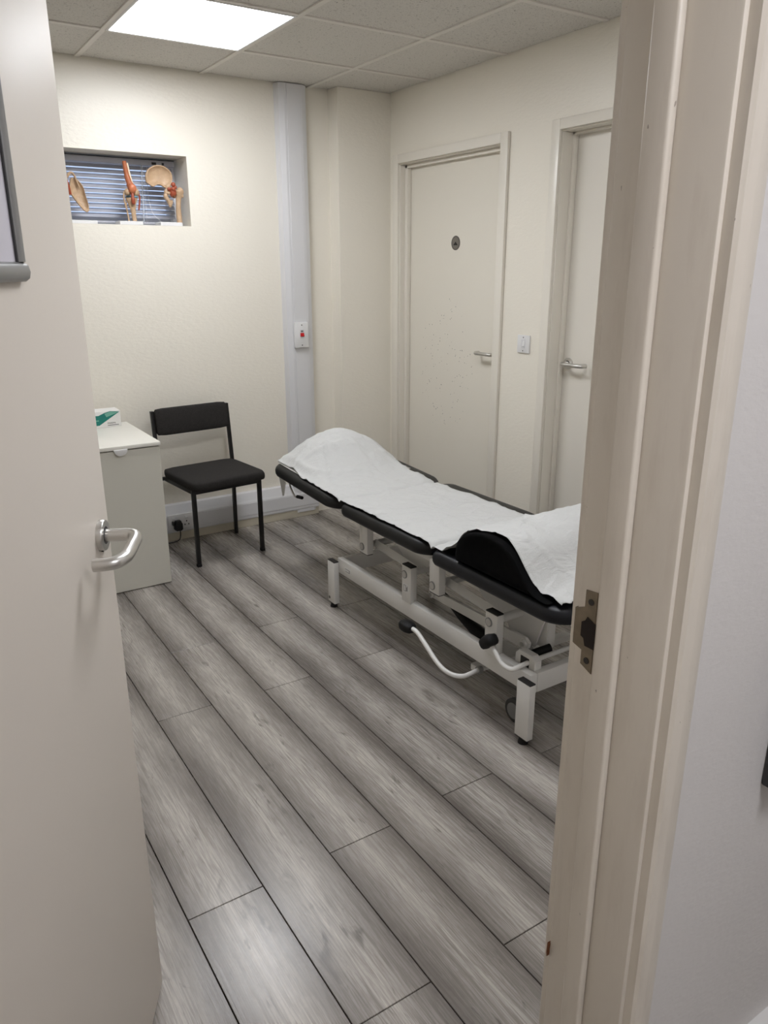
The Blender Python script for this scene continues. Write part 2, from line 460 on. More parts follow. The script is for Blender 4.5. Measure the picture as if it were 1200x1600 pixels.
# ------------------------------------------------------------------ doors in the right-hand wall
def lever(parent, rose_c, n, along, side_up, mat='satin_steel', r=.0095, out=.055, length=.125, ret=.035):
    """return-to-door lever: rose_c on the leaf face, n out of the leaf, along = lever direction"""
    c = Vector(rose_c); n = Vector(n); al = Vector(along)
    h = MB().cyl(c, c+n*.009, .0265, 32).build('handle', mat, parent)
    MB().cyl(c+n*.0085, c+n*.0095, .0135, 24).build('rose_ring', 'screw_dark', h)
    pts = [c+n*.008, c+n*(out*.55), c+n*(out*.86)+al*.003, c+n*out+al*.016, c+n*out+al*(length*.55), c+n*out+al*(length-.022), c+n*(out*.88)+al*(length-.004), c+n*(out*.6)+al*length, c+n*(out-ret)+al*length]
    MB().tube(smoothpath(pts, 5), r, 16).build('lever', mat, h)
    return h

def wall_door(idx, D, jd, stop_w, leaf_x, leaf_mat, handle_y, hdir, label):
    d = thing('door_%d' % idx, (.03, (D['i0']+D['i1'])/2, 0), None, None, None, 'structure'); d['label'] = label
    # architrave
    def arch(b, proud):
        for (y0, y1, z0, z1) in ((D['o0'], D['i0'], 0, D['zo']), (D['i1'], D['o1'], 0, D['zo']), (D['i0'], D['i1'], D['zi'], D['zo'])):
            b.box(-proud, 0, y0, y1, z0, z1, .003, 2)
    b = MB(); arch(b, .018); b.build('architrave', 'trim_paint', d)
    jy0, jy1, jz = D['i0']-.005, D['i1']+.005, D['zi']-.005
    b = MB()
    b.box(-.002, .135, jy0, D['i0']+.002, 0, jz, .0015, 1); b.box(-.002, .135, D['i1']-.002, jy1, 0, jz, .0015, 1); b.box(-.002, .135, D['i0']+.002, D['i1']-.002, jz, D['zi']+.002, .0015, 1)
    b.build('jamb', 'trim_paint', d)
    b = MB(); s = stop_w
    b.box(jd, leaf_x-.001, jy0-s, jy0, 0, jz, .002, 2); b.box(jd, leaf_x-.001, jy1, jy1+s, 0, jz, .002, 2); b.box(jd, leaf_x-.001, jy0, jy1, jz-s*.8, jz, .002, 2)
    b.build('door_stop', 'trim_paint', d)
    ly0, ly1 = jy0-.003, jy1+.003
    cen = Vector((leaf_x, (ly0+ly1)/2, 0))
    lo = MB().box(0, .04, ly0-cen.y, ly1-cen.y, .006, jz-.003, .0015, 1).build('leaf', leaf_mat, None)
    lo.location = cen - d.location; lo.parent = d
    lever(d, (leaf_x, handle_y, 1.047), (-1, 0, 0), (0, hdir, 0), 0)
    return d
d1 = wall_door(1, D1, .032, .022, .062, 'scuffed_door_paint', -1.035, 1, 'scuffed cream door with a round triangle sign on it')
d2 = wall_door(2, D2, .058, .013, .086, 'door_paint', -1.525, -1, 'cream door half hidden behind the near door frame')

# round sign on the first door
c = Vector((.062, -.66, 1.611))
ds = thing('door_sign', c, 'small round grey disc with black upward triangle on the cream door', 'sign')
MB().cyl(c, c+Vector((-.002, 0, 0)), .0375, 40).build('disc', 'brushed_disc', ds)
def up_tri(cy, cz, w, h, x): return MB().prism([(cy-w, cz-h), (cy+w, cz-h), (cy, cz+h)], 0, x, x-.0006)
up_tri(c.y, c.z-.002, .0195, .0095, c.x-.0021).build('triangle', 'black_print', ds, False)
b = MB()
for a0 in range(16):   # thin printed ring near the rim
    a, e = 2*PI*a0/16, 2*PI*(a0+1)/16
    b.prism([(c.y+.0345*math.cos(a), c.z+.0345*math.sin(a)), (c.y+.0345*math.cos(e), c.z+.0345*math.sin(e)), (c.y+.0325*math.cos(e), c.z+.0325*math.sin(e)), (c.y+.0325*math.cos(a), c.z+.0325*math.sin(a))], 0, c.x-.002, c.x-.0024)
b.build('ring', 'screw_dark', ds, False)

# light switch between the doors
t = thing('light_switch', (0, -1.305, 1.125), 'white light switch plate between the two cream doors', 'switch')
MB().box(-.009, 0, -1.348, -1.262, 1.082, 1.168, .003, 2).build('plate', 'plastic_white', t)
MB().box(-.0105, -.008, -1.320, -1.292, 1.105, 1.148, .001, 1).build('surround', 'trunking_plastic', t)
MB().prism([(-.0105, 1.112), (-.0105, 1.142), (-.0165, 1.116)], 1, -1.318, -1.304).build('rocker', 'plastic_white', t, False)
for z in (1.157, 1.093): MB().cyl((-.0088, -1.305, z), (-.0098, -1.305, z), .003, 10).build('screw', 'screw_dark', t)
# baseboards behind the couch
for (y0, y1) in ((D1['o1'], D2['o0']), (D2['o1'], YF0)):
    MB().prism([(0, 0), (-.016, 0), (-.016, .08), (-.010, .095), (0, .1)], 1, y0, y1).build('baseboard_right', 'trim_paint', None, False, kind='structure')

# ------------------------------------------------------------------ back wall: cable trunking, switch, socket
tv = MB().prism([(-.678, 0), (-.668, -.040), (-.640, -.050), (-.535, -.050), (-.507, -.040), (-.496, 0)], 2, .03, H-.002, .0)
trim_1 = tv.build('trim_1', 'trunking_plastic', None, False, kind='structure')
trim_1['label'] = 'tall white cable trunking running from skirting to ceiling'
MB().box(-.627, -.546, -.0535, -.0495, .23, H-.004, .001, 1).build('cover_strip', 'trunking_plastic', trim_1)
TX0, TX1 = XL+.0, -.500
tb = MB().prism([(0, .048), (-.048, .048), (-.052, .056), (-.052, .150), (-.046, .162), (-.030, .205), (0, .208)], 0, TX0, -.6785)
baseboard_back = tb.build('baseboard_back', 'trunking_plastic', None, False, kind='structure')
baseboard_back['label'] = 'white skirting trunking along the back wall'
MB().prism([(-.0505, .048), (-.052, .056), (-.052, .150), (-.046, .162), (-.030, .205), (0, .208), (0, .048)], 0, -.6785, TX1).build('trunking_end', 'trunking_plastic', baseboard_back, False)
MB().box(TX0, -.505, -.0545, -.0515, .072, .146, .001, 1).build('cover_strip', 'trunking_plastic', baseboard_back)
MB().box(TX0, TX1, -.046, 0, 0, .0475, .002, 1).build('plinth', 'plinth_paint', baseboard_back)

t = thing('wall_switch', (-.592, -.0535, 1.11), 'white switch box with a red rocker on the tall trunking', 'switch')
MB().box(-.636, -.549, -.072, -.0538, 1.040, 1.182, .003, 2).build('box', 'plastic_white', t)
MB().box(-.605, -.577, -.0735, -.0715, 1.095, 1.142, .001, 1).build('surround', 'trunking_plastic', t)
MB().prism([(-.0735, 1.102), (-.0735, 1.124), (-.080, 1.106)], 0, -.603, -.580).build('rocker', 'red_rocker', t, False)
MB().box(-.600, -.584, -.0738, -.0733, 1.128, 1.138).build('neon', 'grey_print', t, False)
for z in (1.168, 1.054): MB().cyl((-.592, -.0715, z), (-.592, -.0728, z), .0035, 10).build('screw', 'screw_dark', t)

t = thing('wall_socket', (-1.395, -.0548, .125), 'white double socket in the skirting trunking under the chair', 'socket')
MB().box(-1.468, -1.322, -.064, -.0548, .072, .158, .003, 2).build('plate', 'plastic_white', t)
for x in (-1.437, -1.362): MB().prism([(-.064, .128), (-.064, .148), (-.069, .132)], 0, x-.008, x+.008).build('rocker', 'plastic_white', t, False)
for x in (-1.362,):
    for dx, z in ((0, .112), (-.011, .092), (.011, .092)): MB().box(x+dx-.003, x+dx+.003, -.0645, -.0635, z-.004, z+.004).build('pin_slot', 'screw_dark', t, False)
MB().cyl((-1.395, -.0637, .115), (-1.395, -.0648, .115), .003, 10).build('screw', 'screw_dark', t)
t = thing('power_plug', (-1.418, -.0655, .10), 'black plug with thin black cord in the socket under the chair', 'plug')
MB().prism([(-1.441, .078), (-1.441, .110), (-1.432, .128), (-1.405, .128), (-1.396, .110), (-1.396, .078), (-1.405, .070), (-1.432, .070)], 1, -.0655, -.103, .006, 2).build('body', 'black_plastic', t)
MB().box(-1.452, -1.440, -.098, -.072, .104, .126, .004, 2).build('grip', 'black_plastic', t)
MB().tube(smoothpath([(-1.410, -.085, .072), (-1.410, -.086, .045), (-1.418, -.088, .018), (-1.445, -.085, .006), (-1.50, -.08, .004), (-1.58, -.075, .004)], 6), .003, 8).build('cord', 'cord_black', t)

# ------------------------------------------------------------------ window with blind
win = thing('window_1', ((WX0+WX1)/2, WD-.01, WZ0), None, None, None, 'structure'); win['label'] = 'small high window in a deep recess with white frame'
b = MB(); yw0, yw1 = WD-.005, WD+.05
b.box(WX0, WX0+.045, yw0, yw1, WZ0, WZ1, .003, 1); b.box(WX1-.045, WX1, yw0, yw1, WZ0, WZ1, .003, 1)
b.box(WX0+.045, WX1-.045, yw0, yw1, WZ0, WZ0+.045, .003, 1); b.box(WX0+.045, WX1-.045, yw0, yw1, WZ1-.04, WZ1, .003, 1)
b.build('window_frame', 'window_upvc', win)
MB().box(WX0+.045, WX1-.045, yw0+.025, yw0+.03, WZ0+.045, WZ1-.04).build('pane', 'window_glass', win, False)
bl = thing('venetian_blind', (-1.63, .165, WZ0), 'pale grey venetian blind with half closed slats in the small window', 'blind')
BX0, BX1, BY = WX0+.012, WX1-.012-.008, .168
MB().box(BX0, BX1+.006, BY-.013, BY+.013, 1.990, 2.018, .002, 1).build('head_rail', 'blind_slat', bl)
MB().box(BX0, BX1+.006, BY-.0145, BY+.012, 2.0185, 2.0225).build('rail_gap_shade', 'dark_seal_and_gap', bl, False)  # dark strip painted in for the shaded gap above the head rail
z = 1.976; ns = 0
while z > 1.722:
    bsl = MB(); tl = math.radians(52 - 3*math.sin(z*90))
    w = .0125
    pts = []
    for kx in range(5):
        q = -1 + kx*.5; bow = .0016*(1-q*q)
        pts.append((BY + w*q*math.cos(tl) - bow*math.sin(tl), z + w*q*math.sin(tl) + bow*math.cos(tl)))
    pts2 = [(y_+.0003*math.sin(tl), z_-.0004*math.cos(tl)) for y_, z_ in reversed(pts)]
    bsl.prism(pts+pts2, 0, BX0+.004, BX1-.006)
    bsl.build('slat', 'blind_slat', bl, True, 60); z -= .0232
MB().box(BX0, BX1-.004, BY-.012, BY+.012, 1.704, 1.716, .003, 2).build('bottom_rail', 'blind_slat', bl)
for x in (-1.95, -1.366): MB().cyl((x, BY-.0145, 1.99), (x, BY-.0125, 1.712), .0009, 6).build('ladder_cord', 'plastic_white', bl)
MB().cyl((-1.372, BY-.018, 1.99), (-1.390, BY-.034, 1.71), .0035, 8).build('tilt_wand', 'clear_acrylic', bl)
MB().tube(smoothpath([(-1.345, BY-.018, 1.985), (-1.352, BY-.024, 1.85), (-1.338, BY-.03, 1.76), (-1.30, BY-.03, 1.72), (-1.345, BY-.035, 1.712)], 6), .0012, 6).build('pull_cord', 'plastic_white', bl)
for x, w in ((-1.305, .012), (-1.258, .006)): MB().box(x-w, x+w, BY-.016, BY-.0128, 1.996, 2.008, .001, 1).build('rail_clip', 'black_plastic', bl)

# ------------------------------------------------------------------ anatomical models on the sill
def outline(b, pts, cx_y, thick, bow=0.0):
    """rounded slab from an outline in x,z"""
    b.prism(pts, 1, cx_y-thick/2, cx_y+thick/2, thick*.35, 3); return b
def dish(il, ccx, ccz, y0, k_=1.0):
    """thin bone plate with a raised rim and a hollowed face, outline in x,z"""
    b = MB(); n_ = len(il); fr, bk = [], []
    for sc_, dp in ((1.0, 0), (.93, -.003), (.80, .004), (.5, .009), (.2, .010)):
        fr.append([b._v((ccx+(x-ccx)*sc_, y0-.004+dp*k_, ccz+(z_-ccz)*sc_)) for x, z_ in il]); bk.append([b._v((ccx+(x-ccx)*sc_, y0+.006+max(0, dp)*k_+.002, ccz+(z_-ccz)*sc_)) for x, z_ in il])
    for L_ in (fr, bk):
        for a, c_ in zip(L_, L_[1:]):
            for i in range(n_): b.bm.faces.new((a[i], a[(i+1) % n_], c_[(i+1) % n_], c_[i]))
        b.bm.faces.new(L_[-1])
    for i in range(n_): b.bm.faces.new((fr[0][i], fr[0][(i+1) % n_], bk[0][(i+1) % n_], bk[0][i]))
    return b
def blob(name, mat, parent, balls, remesh=.004):
    bm_ = MB()
    for c_, r_ in balls: bm_.ball(c_, r_, 16)
    o = bm_.build(name, mat, parent)
    if remesh:
        m = o.modifiers.new('fuse', 'REMESH'); m.mode = 'VOXEL'; m.voxel_size = remesh; m.use_smooth_shade = True
        sm = o.modifiers.new('soft', 'SMOOTH'); sm.iterations = 4; sm.factor = .6
    return o
Z0 = WZ0
# shoulder
t = thing('shoulder_joint_model', (-1.74, .05, Z0), 'shoulder blade bone model at the left of the window sill', 'bone model')
MB().box(-1.86, -1.655, .012, .115, Z0, Z0+.016, .002, 1).build('stand', 'plastic_white', t)
sc = [(-1.752, 1.905), (-1.732, 1.906), (-1.708, 1.886), (-1.692, 1.86), (-1.690, 1.83), (-1.680, 1.79), (-1.677, 1.758), (-1.686, 1.743), (-1.704, 1.750), (-1.730, 1.785), (-1.752, 1.815), (-1.764, 1.840), (-1.760, 1.868)]
o = dish(sc, -1.718, 1.825, .055, 1.4).build('shoulder_blade', 'bone', t); sm = o.modifiers.new('soft', 'SUBSURF'); sm.levels = 2; sm.render_levels = 2
MB().tube(smoothpath([(-1.772, .045, 1.90), (-1.752, .036, 1.922), (-1.735, .042, 1.912), (-1.728, .048, 1.895), (-1.715, .05, 1.86)], 5), [.006, .0065, .007, .007, .007, .006, .006, .006, .006, .005, .005, .005, .005, .005, .005, .004, .004, .004, .004, .003, .003], 10).build('blade_spine', 'bone', t)
MB().tube(smoothpath([(-1.778, .05, 1.905), (-1.772, .04, 1.875), (-1.765, .045, 1.845), (-1.762, .048, 1.825)], 5), .008, 10).build('tendon', 'ligament_red', t)
MB().tube(smoothpath([(-1.785, .06, 1.87), (-1.80, .06, 1.80), (-1.80, .06, Z0+.01)], 6), [.024]*2+[.018]*3+[.014]*8, 14).build('upper_arm_bone', 'bone', t)
# knee
t = thing('knee_joint_model', (-1.49, .05, Z0), 'knee joint model with orange kneecap in the middle of the window sill', 'bone model')
MB().box(-1.548, -1.432, .006, .10, Z0, Z0+.018, .002, 1).build('stand', 'plastic_white', t)
ky = .05
MB().tube(smoothpath([(-1.487, ky, 1.992), (-1.484, ky, 1.96), (-1.479, ky, 1.92), (-1.470, ky-.004, 1.885), (-1.466, ky-.012, 1.862), (-1.467, ky-.010, 1.845)], 4), [.010]*4+[.0115]*4+[.014]*4+[.018]*4+[.019]*4+[.014], 14).build('thigh_muscle', 'muscle', t)
MB().ball((-1.464, ky-.026, 1.866), (.019, .011, .021), 18).build('kneecap', 'kneecap_orange', t)
MB().tube(smoothpath([(-1.470, ky+.01, 1.985), (-1.462, ky+.01, 1.93), (-1.452, ky+.008, 1.885)], 5), .005, 10).build('femur_edge', 'tendon_pale', t)
blob('femur_condyles', 'bone', t, [((-1.484, ky, 1.848), (.018, .020, .019)), ((-1.446, ky, 1.850), (.020, .020, .022)), ((-1.466, ky+.005, 1.862), (.018, .014, .018))])
MB().ball((-1.483, ky-.004, 1.826), (.0145, .018, .0065), 14).build('meniscus', 'cartilage_dark', t)
MB().ball((-1.449, ky-.004, 1.826), (.0135, .018, .0062), 14).build('meniscus', 'cartilage_blue', t)
MB().tube(smoothpath([(-1.467, ky, 1.822), (-1.467, ky, 1.80), (-1.464, ky, 1.76), (-1.461, ky, Z0+.016)], 5), [.030, .030, .029, .028, .025, .022, .020, .018, .016, .014, .013, .012, .011, .011, .011, .0115], 16, squash=((0, 1, 0), .7)).build('shin_bone', 'bone', t)
MB().tube(smoothpath([(-1.497, ky+.008, 1.80), (-1.494, ky+.008, 1.77), (-1.488, ky+.006, Z0+.016)], 5), [.007, .007, .006, .005, .004, .004, .004, .004, .004, .004, .005], 10).build('calf_bone', 'bone', t)
MB().tube(smoothpath([(-1.466, ky-.018, 1.842), (-1.466, ky-.022, 1.815), (-1.466, ky-.020, 1.790)], 5), [.008]*5+[.010]*4+[.009, .006], 10).build('patellar_tendon', 'ligament_red', t)
for sx_, top in ((1, 1.855), (-1, 1.852)):
    x = -1.4655 + sx_*.038
    MB().tube(smoothpath([(x-sx_*.004, ky, top), (x+sx_*.002, ky, 1.825), (x-sx_*.003, ky, 1.79), (x-sx_*.008, ky, 1.765)], 5), .0042, 8).build('side_ligament', 'ligament_red' if sx_ > 0 else 'bone', t)
# hip
t = thing('hip_joint_model', (-1.28, .055, Z0), 'hip joint model of pelvis and femur at the right of the window sill', 'bone model')
MB().box(-1.342, -1.226, .006, .10, Z0, Z0+.018, .002, 1).build('stand', 'plastic_white', t)
hy = .055
il = [(-1.388, 1.915), (-1.384, 1.945), (-1.366, 1.968), (-1.340, 1.982), (-1.308, 1.987), (-1.278, 1.980), (-1.254, 1.962), (-1.244, 1.940), (-1.246, 1.915), (-1.256, 1.893), (-1.272, 1.872), (-1.296, 1.878), (-1.310, 1.892), (-1.326, 1.893), (-1.345, 1.880), (-1.358, 1.878), (-1.372, 1.892), (-1.386, 1.897)]
b = dish(il, -1.312, 1.93, hy, 1.9)
o = b.build('hip_bone', 'bone', t); sm = o.modifiers.new('soft', 'SUBSURF'); sm.levels = 2; sm.render_levels = 2
blob('pubic_bone', 'bone', t, [((-1.272, hy, 1.880), (.016, .014, .020)), ((-1.284, hy-.002, 1.858), (.013, .012, .016)), ((-1.290, hy-.004, 1.838), (.013, .012, .013)), ((-1.283, hy-.004, 1.825), (.013, .011, .011)), ((-1.274, hy, 1.812), (.011, .010, .013)), ((-1.268, hy, 1.797), (.010, .009, .014)), ((-1.258, hy+.004, 1.812), (.008, .008, .013))])
MB().tube(smoothpath([(-1.222, hy-.008, 1.872), (-1.219, hy-.006, 1.852), (-1.224, hy-.004, 1.82), (-1.228, hy-.004, 1.77), (-1.226, hy-.004, Z0+.016)], 5), [.014, .019, .021, .021, .020, .020, .018, .016, .015, .014, .0135, .013, .013, .013, .013, .0135, .0135, .014, .014, .0145, .015], 16).build('femur', 'bone', t)
MB().ball((-1.214, hy-.008, 1.862), (.020, .018, .022), 16).build('trochanter', 'bone', t)
MB().ball((-1.206, hy-.008, 1.842), (.010, .012, .010), 12).build('trochanter', 'bone', t)
MB().ball((-1.252, hy-.008, 1.858), (.019, .018, .026), 16).build('joint_capsule', 'ligament_red', t)
for c_, r_ in (((-1.250, hy-.018, 1.894), .012), ((-1.252, hy-.022, 1.872), .012), ((-1.274, hy-.016, 1.872), .009), ((-1.240, hy-.014, 1.882), .010), ((-1.276, hy-.016, 1.852), .008)):
    MB().ball(c_, (r_, r_*.8, r_), 14).build('ligament', 'ligament_red' if r_ > .0085 else 'bone', t)
MB().ball((-1.250, hy-.018, 1.836), (.008, .008, .008), 10).build('ligament', 'rust_wood', t)

# ------------------------------------------------------------------ cabinet with glove box
CX0, CX1, CY0, CY1 = -2.04, -1.640, -.632, -.058
t = thing('cabinet', ((CX0+CX1)/2, (CY0+CY1)/2, 0), 'white cabinet with a half round pull tab beside the chair', 'cabinet')
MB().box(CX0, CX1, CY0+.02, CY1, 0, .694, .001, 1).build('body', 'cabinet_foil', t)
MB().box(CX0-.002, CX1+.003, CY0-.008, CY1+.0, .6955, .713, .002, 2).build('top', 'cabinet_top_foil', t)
dr = MB().box(CX0+.001, CX1-.001, CY0, CY0+.0185, .004, .690, .0015, 1).build('door', 'cabinet_foil', t)
hp = [(-1.8215 + .031*math.cos(a), .697 + .030*math.sin(a)) for a in [PI + PI*i/16 for i in range(17)]]
MB().prism([(x, z_) for x, z_ in hp], 1, CY0-.0125, CY0-.0005, .002, 2).build('pull_tab', 'plastic_white', dr)
GX0, GX1, GY0, GY1, GZ = -1.92, -1.690, -.165, -.065, .7132
t = thing('glove_box', ((GX0+GX1)/2, (GY0+GY1)/2, GZ), 'small white and teal carton on top of the white cabinet', 'box')
b = MB(); GZ1 = GZ+.082
b.box(GX0, GX1, GY0, GY1, GZ, GZ1, .0015, 1); b.build('carton', 'carton_white', t)
xL, xR = GX0+.002, GX1-.004
dv = -1.798
MB().prism([(xL, GZ+.012), (dv, GZ+.012), (xR, GZ1-.008), (xR-.045, GZ1-.001), (dv+.030, GZ1-.008), (dv, GZ1-.020), (xL, GZ1-.016)], 1, GY0-.0006, GY0+.0002).build('teal_print', 'teal_print', t, False)
MB().prism([(dv+.038, GZ1-.030), (xR-.006, GZ1-.011), (xR-.045, GZ1-.003), (dv+.030, GZ1-.012)], 1, GY0-.0009, GY0-.0004).build('pale_print', 'pale_teal_print', t, False)
MB().box(dv-.03, dv+.0, GY0-.0008, GY0-.0004, GZ+.034, GZ+.040).build('print_glint', 'pale_teal_print', t, False)
flat_text('lettering', 'PARIPA', .0125, 'black_print', t, frame_mx((-1.757, GY0-.0004, GZ+.016), (1, 0, 0), (0, 0, 1), (0, -1, 0)))
MB().box(-1.757, -1.702, GY0-.0007, GY0-.0003, GZ+.008, GZ+.0115).build('print_line', 'grey_print', t, False)
MB().prism([(GY0+.02, GZ+.02), (GY0+.03, GZ+.02), (GY0+.022, GZ1-.004), (GY0+.010, GZ1-.004)], 0, GX1-.0002, GX1+.0005).build('side_print', 'grey_print', t, False)
MB().grid(10, 8, lambda u, v: (-1.868+.055*u+.004*math.sin(5*v), GY0+.03+.01*math.sin(6*u+2*v), GZ1-.006+.034*v*(1-.35*(2*u-1)**2))).build('glove', 'glove_film', t)

# ------------------------------------------------------------------ chair
CH = Matrix.Translation((-1.285, -.312, 0)) @ Matrix.Rotation(math.radians(5.5), 4, 'Z')
t = thing('chair', (-1.285, -.312, 0), 'black upholstered chair with thin metal legs against the back wall', 'chair')
r = .0105
for sgn in (-1, 1):
    MB(CH).box(sgn*.188-r, sgn*.188+r, -.187, -.166, .014, .415, .003, 2).build('leg', 'chair_metal', t)
    MB(CH).box(sgn*.188-r-.0015, sgn*.188+r+.0015, -.1885, -.1645, 0, .016, .003, 2).build('leg_cap', 'black_rubber', t)
    b = MB(CH)
    for (ya, za), (yb, zb) in (((.180, .0), (.172, .43)), ((.172, .43), (.205, .765))):
        x = sgn*.216; v = []
        b.prism([(ya-.010, za), (ya+.010, za), (yb+.010, zb), (yb-.010, zb)], 0, x-.009, x+.009, .002, 2)
    b.build('back_post', 'chair_metal', t)
    MB(CH).box(sgn*.188-r, sgn*.188+r, -.17, .165, .392, .414, .003, 2).build('side_rail', 'chair_metal', t)
MB(CH).box(-.188, .188, -.187, -.167, .390, .410, .003, 2).build('front_rail', 'chair_metal', t)
MB(CH).box(-.208, .208, .160, .178, .394, .412, .003, 2).build('rear_rail', 'chair_metal', t)
def cushion(b, x0, x1, y0, y1, z0, z1, rad, ex=5, crown=.006, nu=20, nv=20):
    """soft rounded slab: superellipse plan with a rounded rim and a crowned top"""
    cx, cy, hx, hy_ = (x0+x1)/2, (y0+y1)/2, (x1-x0)/2, (y1-y0)/2; zm = (z0+z1)/2; hz = (z1-z0)/2
    N = 48; lev = [(-1, .90), (-.85, .965), (-.5, .993), (0, 1), (.5, .993), (.85, .965), (1, .90)]
    rings = []
    def plan(a, s_):
        c_, s2 = math.cos(a), math.sin(a)
        rr = (abs(c_)**ex + abs(s2)**ex)**(-1/ex)
        px = hx*rr*c_; py = hy_*rr*s2
        k2 = 1 - (1-s_)*rad/.1
        f_ = lambda p, h: math.copysign(max(0, abs(p) - (1-s_)*rad), p)
        return cx + f_(px, hx), cy + f_(py, hy_)
    for q, s_ in lev:
        rings.append([b._v((*plan(2*PI*i/N, s_ if s_ < 1 else 1), zm+hz*q)) for i in range(N)])
    for q in (.8, .5, .2):
        rings.append([b._v((cx+(plan(2*PI*i/N, .9)[0]-cx)*q, cy+(plan(2*PI*i/N, .9)[1]-cy)*q, z1 + crown*(1-q**2))) for i in range(N)])
    for a, c_ in zip(rings, rings[1:]):
        for i in range(N): b.bm.faces.new((a[i], a[(i+1) % N], c_[(i+1) % N], c_[i]))
    b.bm.faces.new(list(reversed(rings[0]))); b.bm.faces.new(rings[-1])
    return b
cushion(MB(CH), -.210, .210, -.238, .165, .4145, .462, .12, 12, .006).build('seat', 'chair_fabric', t, True, 60)
BK = CH @ Matrix.Translation((0, .196, .706)) @ Matrix.Rotation(math.radians(-6), 4, 'X') @ Matrix.Rotation(math.radians(90), 4, 'X')
cushion(MB(BK), -.2075, .2075, -.073, .071, -.012, .024, .06, 14, .006).build('backrest', 'chair_fabric', t, True, 60)

# ------------------------------------------------------------------ treatment couch
XN, XF = -1.13, -.52           # near and far edge of the upholstery
tc = thing('treatment_couch', (-.825, -1.95, 0), 'white framed treatment couch with black padded sections', 'couch')
WM = 'white_powder_coat'
for mir in (0, 1):             # near side, far side
    mx = (lambda x: x) if mir == 0 else (lambda x: -1.65 - x)
    rail = MB().box(mx(-1.092), mx(-1.062), -1.33, -2.58, .172, .242, .004, 2).build('base_rail', WM, tc)
    for (ya, yb) in ((-1.285, -1.345), (-2.545, -2.605)):
        lg = MB().box(mx(-1.118), mx(-1.0925), ya, yb, .022, .222, .002, 2).build('leg', WM, tc)
        MB().box(mx(-1.1175), mx(-1.093), ya-.001, yb+.001, .2215, .2265, .001, 1).build('leg_cap', 'black_plastic', lg)
        MB().box(mx(-1.1172), mx(-1.0935), ya-.0015, yb+.0015, .0185, .0225, .001, 1).build('leg_cap', 'black_plastic', lg)
        yc = (ya+yb)/2
        MB().cyl((mx(-1.1055), yc, .0), (mx(-1.1055), yc, .02), .0175, 18, .013).build('foot', 'black_rubber', lg)
        if ya > -2: MB().cyl((mx(-1.1185), ya-.012, .042), (mx(-1.1165), ya-.012, .042), .007, 12).build('bolt', 'screw_dark', lg)
    for yc in (-1.885, -2.385):          # base uprights with pivot pins
        u = MB().box(mx(-1.098), mx(-1.068), yc+.030, yc-.030, .235, .385, .002, 2).build('upright', WM, tc)
        MB().box(mx(-1.0975), mx(-1.0685), yc+.029, yc-.029, .3845, .390, .001, 1).build('upright_cap', 'black_plastic', u)
        MB().cyl((mx(-1.1022), yc+.010, .350), (mx(-1.1005), yc+.010, .350), .0128, 24).build('pin_cap', 'satin_steel', u)
        MB().cyl((mx(-1.101), yc+.010, .350), (mx(-1.097), yc+.010, .350), .0165, 24).build('pivot_pin', 'anodised_grey', u)
    for yc in (-1.575, -2.07):           # hangers of the upper frame
        u = MB().box(mx(-1.102), mx(-1.072), yc+.030, yc-.030, .342, .470, .002, 2).build('hanger', WM, tc)
        MB().box(mx(-1.1015), mx(-1.0725), yc+.029, yc-.029, .3385, .3425, .001, 1).build('hanger_cap', 'black_plastic', u)
        MB().cyl((mx(-1.1062), yc+.010, .370), (mx(-1.1045), yc+.010, .370), .0128, 24).build('pin_cap', 'satin_steel', u)
        MB().cyl((mx(-1.105), yc+.010, .370), (mx(-1.101), yc+.010, .370), .0165, 24).build('pivot_pin', 'anodised_grey', u)
    MB().box(mx(-1.070), mx(-1.045), -1.46, -2.12, .438, .468, .003, 2).build('upper_rail', WM, tc)
    for (ya, yb) in ((-1.575, -1.885), (-2.07, -2.385)):
        pth = [(mx(-1.035), ya+.010, .370), (mx(-1.035), yb+.010, .350)]
        MB().tube(pth, .020, 4).build('link_arm', WM, tc)
for yc in (-1.875, -2.375): MB().cyl((-1.066, yc, .350), (-.584, yc, .350), .015, 16).build('pivot_bar', WM, tc)
for yc in (-1.565, -2.06): MB().cyl((-1.07, yc, .370), (-.58, yc, .370), .015, 16).build('pivot_bar', WM, tc)
for ya in (-1.33, -2.55): MB().box(-1.062, -.588, ya, ya-.03, .172, .242, .004, 2).build('cross_rail', WM, tc)
for ya in (-1.48, -2.08): MB().box(-1.045, -.605, ya, ya-.03, .440, .468, .003, 2).build('cross_bar', WM, tc)
for X in (-1.0, -.66):
    MB().prism([(-1.62, .455), (-2.0, .455), (-1.99, .428), (-1.845, .330), (-1.77, .325), (-1.68, .395)], 0, X-.004, X+.004, .001, 1).build('gusset_plate', WM, tc, False)
for X in (-.95, -.70):
    MB().prism([(-2.10, .458), (-2.52, .458), (-2.45, .250), (-2.40, .222), (-2.35, .236), (-2.31, .285), (-2.22, .305), (-2.16, .34)], 0, X-.004, X+.004, .001, 1).build('gusset_plate', WM, tc, False)
MB().box(-.94, -.90, -2.43, -2.49, .25, .462, .003, 2).build('actuator_post', WM, tc)
# foot-section frame
for X in (-1.04, -.61): MB().box(X-.012, X+.012, -2.10, -2.65, .440, .462, .002, 2).build('foot_rail', WM, tc)
for X in (-1.04, -.61): MB().box(X-.012, X+.012, -1.36, -.84, .455, .474, .002, 2).build('head_rail', WM, tc)
MB().box(-1.028, -.622, -2.61, -2.64, .440, .462, .002, 2).build('cross_bar', WM, tc)
